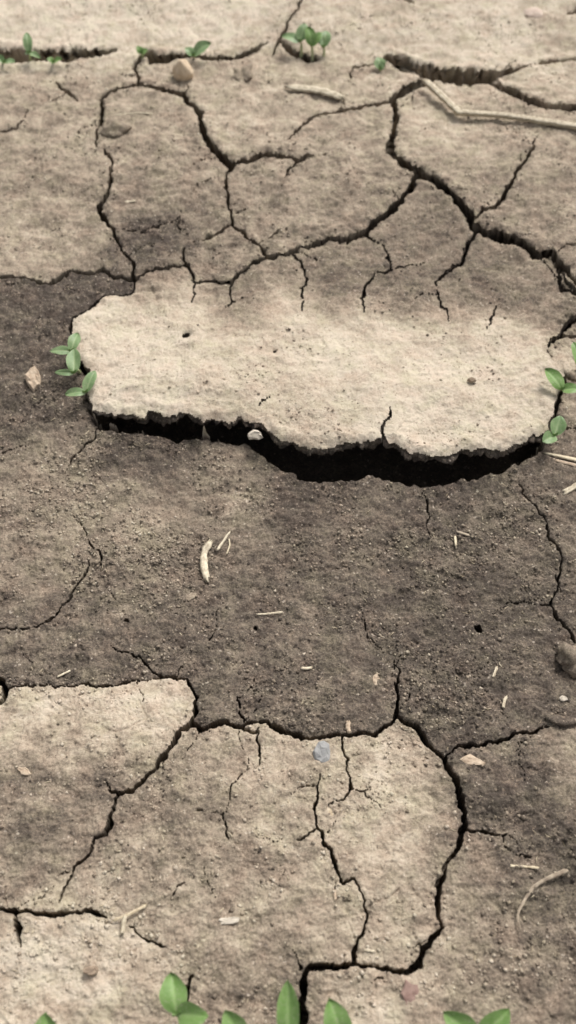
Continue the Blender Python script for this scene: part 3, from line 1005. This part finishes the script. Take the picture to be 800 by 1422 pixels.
gL, gR, gF, gB = 'seedlings at the slab left edge', 'seedlings at the slab right edge', 'seedlings along the far cracks', 'seedlings along the near edge of the picture'
seedling('topmost of three green seedlings at left edge of pale slab', (108, 494), (100, 488, .010), [(108, 461, .012, 17), (69, 487, .011, 13)], gL)
seedling('middle of three green seedlings at left edge of pale slab', (111, 517), (103, 518, .010), [(103, 483, .014, 20), (76, 517, .013, 9, (0, -.5, .8))], gL)
seedling('lowest of three green seedlings at left edge of pale slab', (122, 540), (119, 545, .009), [(132, 514, .013, 17), (90, 547, .010, 14)], gL)
seedling('green seedling in crack at upper right corner of pale slab', (782, 534), (780, 541, .012), [(758, 511, .016, 22), (806, 540, .015, 17)], gR, M_LEAFB)
seedling('partly cut off green leaf at right frame edge above the slab corner', (810, 505), (807, 512, .010), [(797, 474, .016, 18), (830, 510, .014, 16)], gR, M_LEAFB)
seedling('green seedling at lower right corner of pale slab above straw', (768, 600), (770, 605, .010), [(779, 577, .014, 21), (754, 613, .013, 19)], gR)
seedling('upright seedling in the dark crack at top left corner', (42, 82), (41, 74, .010), [(37, 44, .020, 13), (35, 73, .010, 9), (56, 80, .010, 9)], gF)
seedling('small curled sprout low in the top left crack', (76, 88), (75, 87, .005), [(65, 82, .009, 10), (86, 81, .009, 9)], gF, M_LEAFB)
seedling('bluish leaf tip in crack at the left frame edge', (4, 88), (6, 87, .004), [(-6, 78, .009, 11), (21, 85, .007, 10)], gF)
seedling('tiny sprout beside crack left of the tan pebble', (198, 80), (197, 75, .005), [(190, 64, .010, 10), (205, 68, .008, 9)], gF, M_LEAFB)
seedling('two-leaved seedling in crack above the tan pebble', (270, 82), (269, 78, .007), [(292, 58, .016, 19), (257, 66, .012, 13)], gF)
seedling('left one of three seedlings clustered at the far forked crack', (418, 77), (417, 58, .012), [(391, 49, .014, 16), (424, 32, .020, 17)], gF)
seedling('middle one of three seedlings clustered at the far forked crack', (434, 82), (433, 64, .011), [(428, 36, .022, 16), (447, 44, .018, 14)], gF, M_LEAFB)
seedling('right one of three seedlings clustered at the far forked crack', (449, 82), (449, 66, .010), [(454, 42, .016, 17), (440, 46, .014, 11)], gF)
seedling('lone blurred leaf at left end of the wide far crack', (528, 100), (528, 97, .004), [(526, 79, .009, 16), (533, 88, .008, 9)], gF)
seedling('tall seedling at bottom with oval leaf beside a short crack', (255, 1420), (246, 1408, .022), [(237, 1350, .026, 36), (288, 1412, .027, 34)], gB, M_LEAFB, .0014)
seedling('seedling at bottom between the crack leaf and the tallest leaf', (345, 1460), (338, 1450, .020), [(313, 1403, .026, 34), (380, 1462, .024, 30)], gB, M_LEAFB, .0014)
seedling('tallest upright leaf at the bottom next to the wide crack', (405, 1460), (400, 1440, .022), [(400, 1363, .034, 31, (0, -.8, .8)), (424, 1475, .026, 30)], gB, M_LEAFB, .0014)
seedling('seedling at bottom just right of the wide crack', (480, 1465), (478, 1445, .020), [(457, 1388, .028, 36), (515, 1455, .024, 30)], gB, M_LEAFB, .0014)
seedling('leaf tip at the bottom left corner', (66, 1470), (66, 1448, .020), [(63, 1407, .026, 34), (104, 1460, .024, 30)], gB, M_LEAFB, .0014)
seedling('seedling at bottom right showing two leaf tips', (662, 1470), (662, 1444, .020), [(617, 1405, .027, 34), (708, 1403, .027, 34)], gB, M_LEAFB, .0014)

# straw and plant litter
stalk = straw([(590, 112, .004), (614, 134, .002), (637, 156, .0005), (700, 160), (765, 170), (860, 186)], 10, M_STRAWP, 'long bent straw stalk lying below the wide far crack at right', 'straw', 'straw_stalk', seed=1, n=8, linear=True, flat=.75, lift=.5)
straw([(400, 121), (425, 123), (450, 127), (474, 136)], 13, M_STRAWP, 'pale brown husk sliver below the far seedling cluster', 'husk', 'husk', seed=2, taper=(.7, .9), flat=.65, lift=.5)
straw([(788, 86), (786, 112), (784, 139)], 4.5, M_STRAWP, 'thin upright straw sliver at the right frame edge near the top', 'straw', 'straw_sliver', seed=3)
straw([(291, 752, .001), (283, 768), (283, 785), (287, 806)], 10, M_STRAWP, 'thick pale straw stub lying in the middle of the dark furrow', 'straw', 'straw_stub', seed=4, flat=.6)
straw([(319, 739), (310, 752), (302, 764)], 5, M_STRAWP, 'pale slanted straw splinter right of the thick stub', 'straw', 'straw_splinter', seed=5, taper=(.6, .8), flat=.5)
straw([(318, 748), (319, 757), (315, 769)], 2.0, M_STRAW, 'hair-thin curved fibre right of the slanted splinter', 'fibre', 'plant_fibre', seed=6)
straw([(357, 853), (374, 852), (391, 850)], 5, M_STRAWP, 'flat pale sliver lying across the furrow right of centre crack', 'straw', 'straw_sliver', seed=7, taper=(.5, .7), flat=.4)
straw([(756, 629), (780, 634, .001), (815, 642)], 5, M_STRAW, 'upper prong of split straw below the right seedling', 'straw', 'straw_sliver', seed=8, taper=(.6, 1.2), flat=.5)
straw([(752, 633), (775, 640), (815, 650)], 4.5, M_STRAWB, 'lower prong of split straw below the right seedling', 'straw', 'straw_sliver', seed=9, taper=(.6, 1.3), flat=.5)
straw([(782, 685), (800, 675), (830, 660)], 8, M_STRAWP, 'short cut straw end at the right frame edge in the furrow', 'straw', 'straw_piece', seed=10)
straw([(690, 926), (688, 933), (685, 940)], 4, M_STRAWP, 'tiny pale upright splinter left of the round clod', 'straw', 'straw_splinter', seed=11)
straw([(703, 967), (700, 975), (699, 983)], 4, M_STRAWP, 'tiny pale splinter above the right fork of the crack', 'straw', 'straw_splinter', seed=12)
straw([(418, 927), (425, 928), (433, 927)], 4.5, M_STRAWP, 'small flat pale sliver above the lower main crack', 'straw', 'straw_sliver', seed=13)
straw([(80, 940), (90, 935), (98, 931)], 3, M_STRAWP, 'small pale splinter above the lower left crack', 'straw', 'straw_splinter', seed=14)
straw([(484, 1002), (483, 1010), (485, 1017)], 6, M_STRAWB, 'brownish husk bit poking beside the lower main crack', 'husk', 'husk', seed=15)
straw([(788, 1208, .002), (770, 1216, .002), (753, 1224, .001), (738, 1236), (726, 1254), (719, 1272), (722, 1290)], 6, M_TWIG, 'bent weathered twig half buried in lower right soil', 'twig', 'twig', seed=16, taper=(1.15, .5), n=22, lift=-.02)
straw([(704, 1202), (722, 1203), (748, 1205)], 3.5, M_STRAW, 'thin straw fibre lying left of the bent twig', 'straw', 'straw_fibre', seed=17)
straw([(158, 1278), (178, 1270, .001), (203, 1257)], 4.5, M_STRAW, 'slanted straw bridging the end of the lower left crack', 'straw', 'straw_piece', seed=18)
straw([(174, 1271, .001), (172, 1284), (170, 1297)], 6.5, M_STRAWP, 'short upright husk under the slanted straw at lower left', 'husk', 'husk', seed=19, flat=.5)
straw([(635, 738), (650, 743), (662, 745)], 3.2, M_TWIG, 'small straw crumb in furrow below the slab right half', 'straw', 'straw_piece', seed=20)
straw([(632, 745), (633, 757)], 3.6, M_STRAW, 'stubby pale straw bit standing below the slab right half', 'straw', 'straw_piece', seed=21)
straw([(464, 1235), (466, 1250)], 4, M_STRAWB, 'tiny brown fibre beside the lower centre crack', 'fibre', 'plant_fibre', seed=22)
straw([(506, 1319), (520, 1321)], 2.5, M_STRAWP, 'tiny pale fibre crossing the crack above the bottom wide crack', 'fibre', 'plant_fibre', seed=23)
straw([(160, 160), (190, 157), (212, 158)], 2.5, M_STRAWP, 'thin pale fibre above the brown pebble at upper left', 'fibre', 'plant_fibre', seed=24)
straw([(170, 281), (188, 279)], 4, M_STRAWP, 'small pale splinter right of the upper left crack', 'straw', 'straw_splinter', seed=25)
straw([(100, 617), (115, 606), (124, 598)], 1.6, M_STRAW, 'faint fibre near the slab lower left corner', 'fibre', 'plant_fibre', seed=26)


def stone(u, v, w, d, h, mat, label, cat, name, seed, **kw):
    p = hit(u, v); k = px_size(u, v)
    return tag(lump(name, p, (w / 2 * k, d / 2 * k, h / 2 * k), mat, seed, **kw), label, cat)


def chip(u, v, w, d, mat, label, cat, name, seed, rotz=0, tilt=(0, 0), thick=0.0012, lift=0.0):
    p = hit(u, v, lift); k = px_size(u, v)
    return tag(flake(name, p, (w / 2 * k, d / 2 * k), mat, seed, rotz, tilt, thick), label, cat)


stone(255, 108, 30, 26, 34, M_TAN, 'tan cone-shaped pebble below the far two-leaved seedling', 'pebble', 'pebble', 3, rough=.12, sink=.22, cone=.35)
stone(160, 182, 38, 40, 24, M_SOIL, 'brown half-buried pebble inside the upper left plate', 'pebble', 'pebble', 5, rough=.3, sink=.48, dry=.40)
stone(338, 104, 26, 40, 16, M_SOIL, 'dark jagged clod below the far crack left of the husk', 'clod', 'clod', 8, rough=.6, sink=.5, dry=.42)
stone(741, 20, 30, 26, 12, M_PINK, 'flat pinkish stone at the top right', 'stone', 'stone', 9, rough=.15, sink=.4)
stone(795, 916, 44, 44, 38, M_SOIL, 'round brown clod at the right frame edge', 'clod', 'clod', 12, rough=.4, sink=.32, dry=.36)
stone(780, 1003, 44, 26, 18, M_SOIL, 'low dark clod on the crack at the right frame edge', 'clod', 'clod', 13, rough=.5, sink=.5, dry=.12)
chip(449, 1046, 26, 34, M_GREY, 'flat blue-grey stone chip below the lower main crack', 'stone chip', 'stone_chip', 21, .3, (.1, .1), .0022)
chip(655, 1056, 32, 14, M_STRAWB, 'tan oval chaff flake right of the lower crack fork', 'chaff flake', 'chaff_flake', 22, -.2)
chip(465, 1126, 32, 20, M_OCHRE, 'yellowish chaff flake between the two lower centre cracks', 'chaff flake', 'chaff_flake', 23, .3)
chip(570, 1383, 26, 36, M_MAROON, 'maroon dry leaf scrap near the bottom', 'leaf scrap', 'leaf_scrap', 24, .2, (.2, .1))
chip(318, 1279, 30, 10, M_CHIP, 'pale chip on soil in the lower middle', 'chip', 'pale_chip', 25, .05)
chip(34, 1071, 20, 11, M_STRAWB, 'small peach coloured flake at the lower left plate', 'flake', 'flake', 26, -.4)
chip(46, 527, 20, 36, M_STRAWB, 'light brown woody fragment left of the slab', 'wood fragment', 'wood_fragment', 27, .3, (.3, .2), .004)
chip(523, 943, 12, 22, M_STRAWB, 'tan husk flake in the furrow above the lower crack', 'husk', 'husk', 28, -.3)
chip(265, 829, 18, 10, M_TWIG, 'straw coloured flake below the thick straw stub', 'flake', 'flake', 29, .6)
chip(782, 970, 12, 8, M_CHIP, 'tiny white chip below the round clod', 'chip', 'pale_chip', 30)
chip(354, 599, 24, 14, M_CHIP, 'white broken chip hanging at the slab broken edge', 'chip', 'pale_chip', 31, .2, (.9, .2), .0025, .006)
chip(655, 528, 12, 6, M_BROWN, 'dark crumb lying on the pale slab right half', 'crumb', 'soil_crumb', 32, .1, (0, 0), .002)
chip(127, 1348, 20, 12, M_BROWN, 'dark crumb on the pale lower left plate', 'crumb', 'soil_crumb', 33, .1, (0, 0), .002)

# ------------------------------------------------------------------ loose soil crumbs, too many to count
NG = 40000
gv = rng.uniform(-0.02, 0.95, NG * 4)
gu = rng.uniform(-1, 1, NG * 4)
gxw = gu * halfw(gv)
pa = perlin(gxw / .05, gv / .04, 141) + .6 * perlin(gxw / .018, gv / .016, 142)
rr = np.clip(np.searchsorted(ys, gv), 0, NR - 1)
cc = np.clip(np.round((gu + 1) / 2 * (NC - 1)).astype(int), 0, NC - 1)
lab = LAB[rr, cc]
prob = np.where(lab == FURROW, 0.22 + 2.4 * pa, np.where(lab == SLAB, 0.02 + .3 * pa, 0.10 + .8 * pa))
CL = [(170,740,70,34,1.6),(60,690,60,30,1.2),(330,690,50,26,1.3),(270,800,30,26,2.2),(482,740,16,36,2.4),(480,700,20,14,1.5),(650,742,40,20,1.4),(700,720,18,36,1.4),(640,700,20,18,1.0),(90,640,50,20,.9),
      (420,790,60,30,.7),(540,760,40,40,.7),(120,840,50,20,.6),(690,900,60,30,.6),(350,900,70,24,.6),(410,590,26,14,1.2),(350,540,30,18,.8),(720,1340,60,50,1.0),(380,1390,40,24,1.4),(520,90,26,12,1.2),(700,1120,40,40,.5)]
clus = np.zeros(gv.shape)
for u, v, du, dv, k in CL:
    c = to_ground(u, v); ex = abs(to_ground(u + du, v)[0] - c[0]); ey = abs(to_ground(u, v + dv)[1] - c[1])
    clus += k * np.exp(-(((gxw - c[0]) / ex) ** 2 + ((gv - c[1]) / ey) ** 2)) * np.clip(.6 + 1.5 * perlin(gxw / .012, gv / .010, 143), 0, 2)
sd0 = S[rr, cc]
prob = np.maximum(prob, 0) + clus + .35 * np.exp(-((sd0 - .002) / .003) ** 2) * (lab != SLAB)
keep = (sd0 > 0.0008) & (rng.uniform(0, 1, NG * 4) < prob * 0.75)
sel = np.where(keep)[0][:NG]
r_, c_ = rr[sel], cc[sel]
n = len(sel)
print('crumbs', n)
size = 0.00032 + 0.0009 * rng.uniform(0, 1, n) ** 3.0
oct_ = np.array([(1, 0, 0), (-1, 0, 0), (0, 1, 0), (0, -1, 0), (0, 0, 1), (0, 0, -1)], float)
of = np.array([(0, 2, 4), (2, 1, 4), (1, 3, 4), (3, 0, 4), (2, 0, 5), (1, 2, 5), (3, 1, 5), (0, 3, 5)])
v0 = oct_[None] * rng.uniform(0.6, 1.35, (n, 6, 1)) + rng.uniform(-.25, .25, (n, 6, 3))
an = rng.uniform(0, 6.28, n); ca, sa = np.cos(an)[:, None], np.sin(an)[:, None]
vx = v0[..., 0] * ca - v0[..., 1] * sa; vy = v0[..., 0] * sa + v0[..., 1] * ca
vz = v0[..., 2] * 0.7
P = np.stack([vx, vy, vz], -1) * size[:, None, None]
P[..., 0] += PX[r_, c_][:, None]; P[..., 1] += PY[r_, c_][:, None]; P[..., 2] += (PZ[r_, c_] + size * 0.30)[:, None]
F = (of[None] + (np.arange(n) * 6)[:, None, None]).reshape(-1, 3)
dd = np.repeat(np.clip(DRY[r_, c_] + np.where(lab[sel] == SLAB, rng.uniform(-.6, .15, n), rng.normal(0.14, 0.25, n)) + np.clip(clus[sel], 0, 1) * .12, 0, 1.1), 6)
cr = add('soil_crumbs', raw_mesh('soil_crumbs', P.reshape(-1, 3), F, {'dry': dd}, smooth=False), M_SOIL)
cr['kind'] = 'stuff'
cr['label'] = 'loose fine soil crumbs scattered over the crust'
cr['category'] = 'soil crumbs'

# ------------------------------------------------------------------ fine chaff: tiny pale plant fibres lying in the crumbs
NF = 420
k_ = rng.choice(n, NF, replace=False)
fr, fc = r_[k_], c_[k_]
fl_ = rng.uniform(.0010, .0036, NF); fw = rng.uniform(.00016, .00042, NF); fa = rng.uniform(0, 6.28, NF)
bx_ = np.array([(x, y, z) for x in (-1, 0, 1) for y in (-1, 1) for z in (0, 1)], float)
bxm = np.repeat(bx_[None], NF, 0)
cx_ = bxm[..., 0] * (fl_ / 2)[:, None]; cy_ = bxm[..., 1] * (fw / 2)[:, None] * (1 - .6 * np.abs(bxm[..., 0])) + (bxm[..., 0] ** 2) * (fl_ * rng.uniform(-.15, .15, NF))[:, None]
cz_ = bxm[..., 2] * .00022 + (bxm[..., 0] * rng.uniform(-.2, .2, NF)[:, None]) * .0008
FP = np.stack([cx_ * np.cos(fa)[:, None] - cy_ * np.sin(fa)[:, None] + PX[fr, fc][:, None], cx_ * np.sin(fa)[:, None] + cy_ * np.cos(fa)[:, None] + PY[fr, fc][:, None], cz_ + PZ[fr, fc][:, None] + .0004], -1)
bf = []
for a_ in (0, 4):
    bf += [(a_, a_ + 1, a_ + 5, a_ + 4), (a_ + 2, a_ + 6, a_ + 7, a_ + 3), (a_ + 1, a_ + 3, a_ + 7, a_ + 5), (a_, a_ + 4, a_ + 6, a_ + 2)]
bf += [(0, 2, 3, 1), (8, 9, 11, 10)]
FF = (np.array(bf)[None] + (np.arange(NF) * 12)[:, None, None]).reshape(-1, 4)
ch = add('chaff_fibres', raw_mesh('chaff_fibres', FP.reshape(-1, 3), FF, {'fib': np.repeat(rng.uniform(-1, 1, NF), 12)}, smooth=False), M_STRAW)
ch['kind'] = 'stuff'
ch['label'] = 'tiny pale plant fibres strewn over the soil'
ch['category'] = 'chaff'
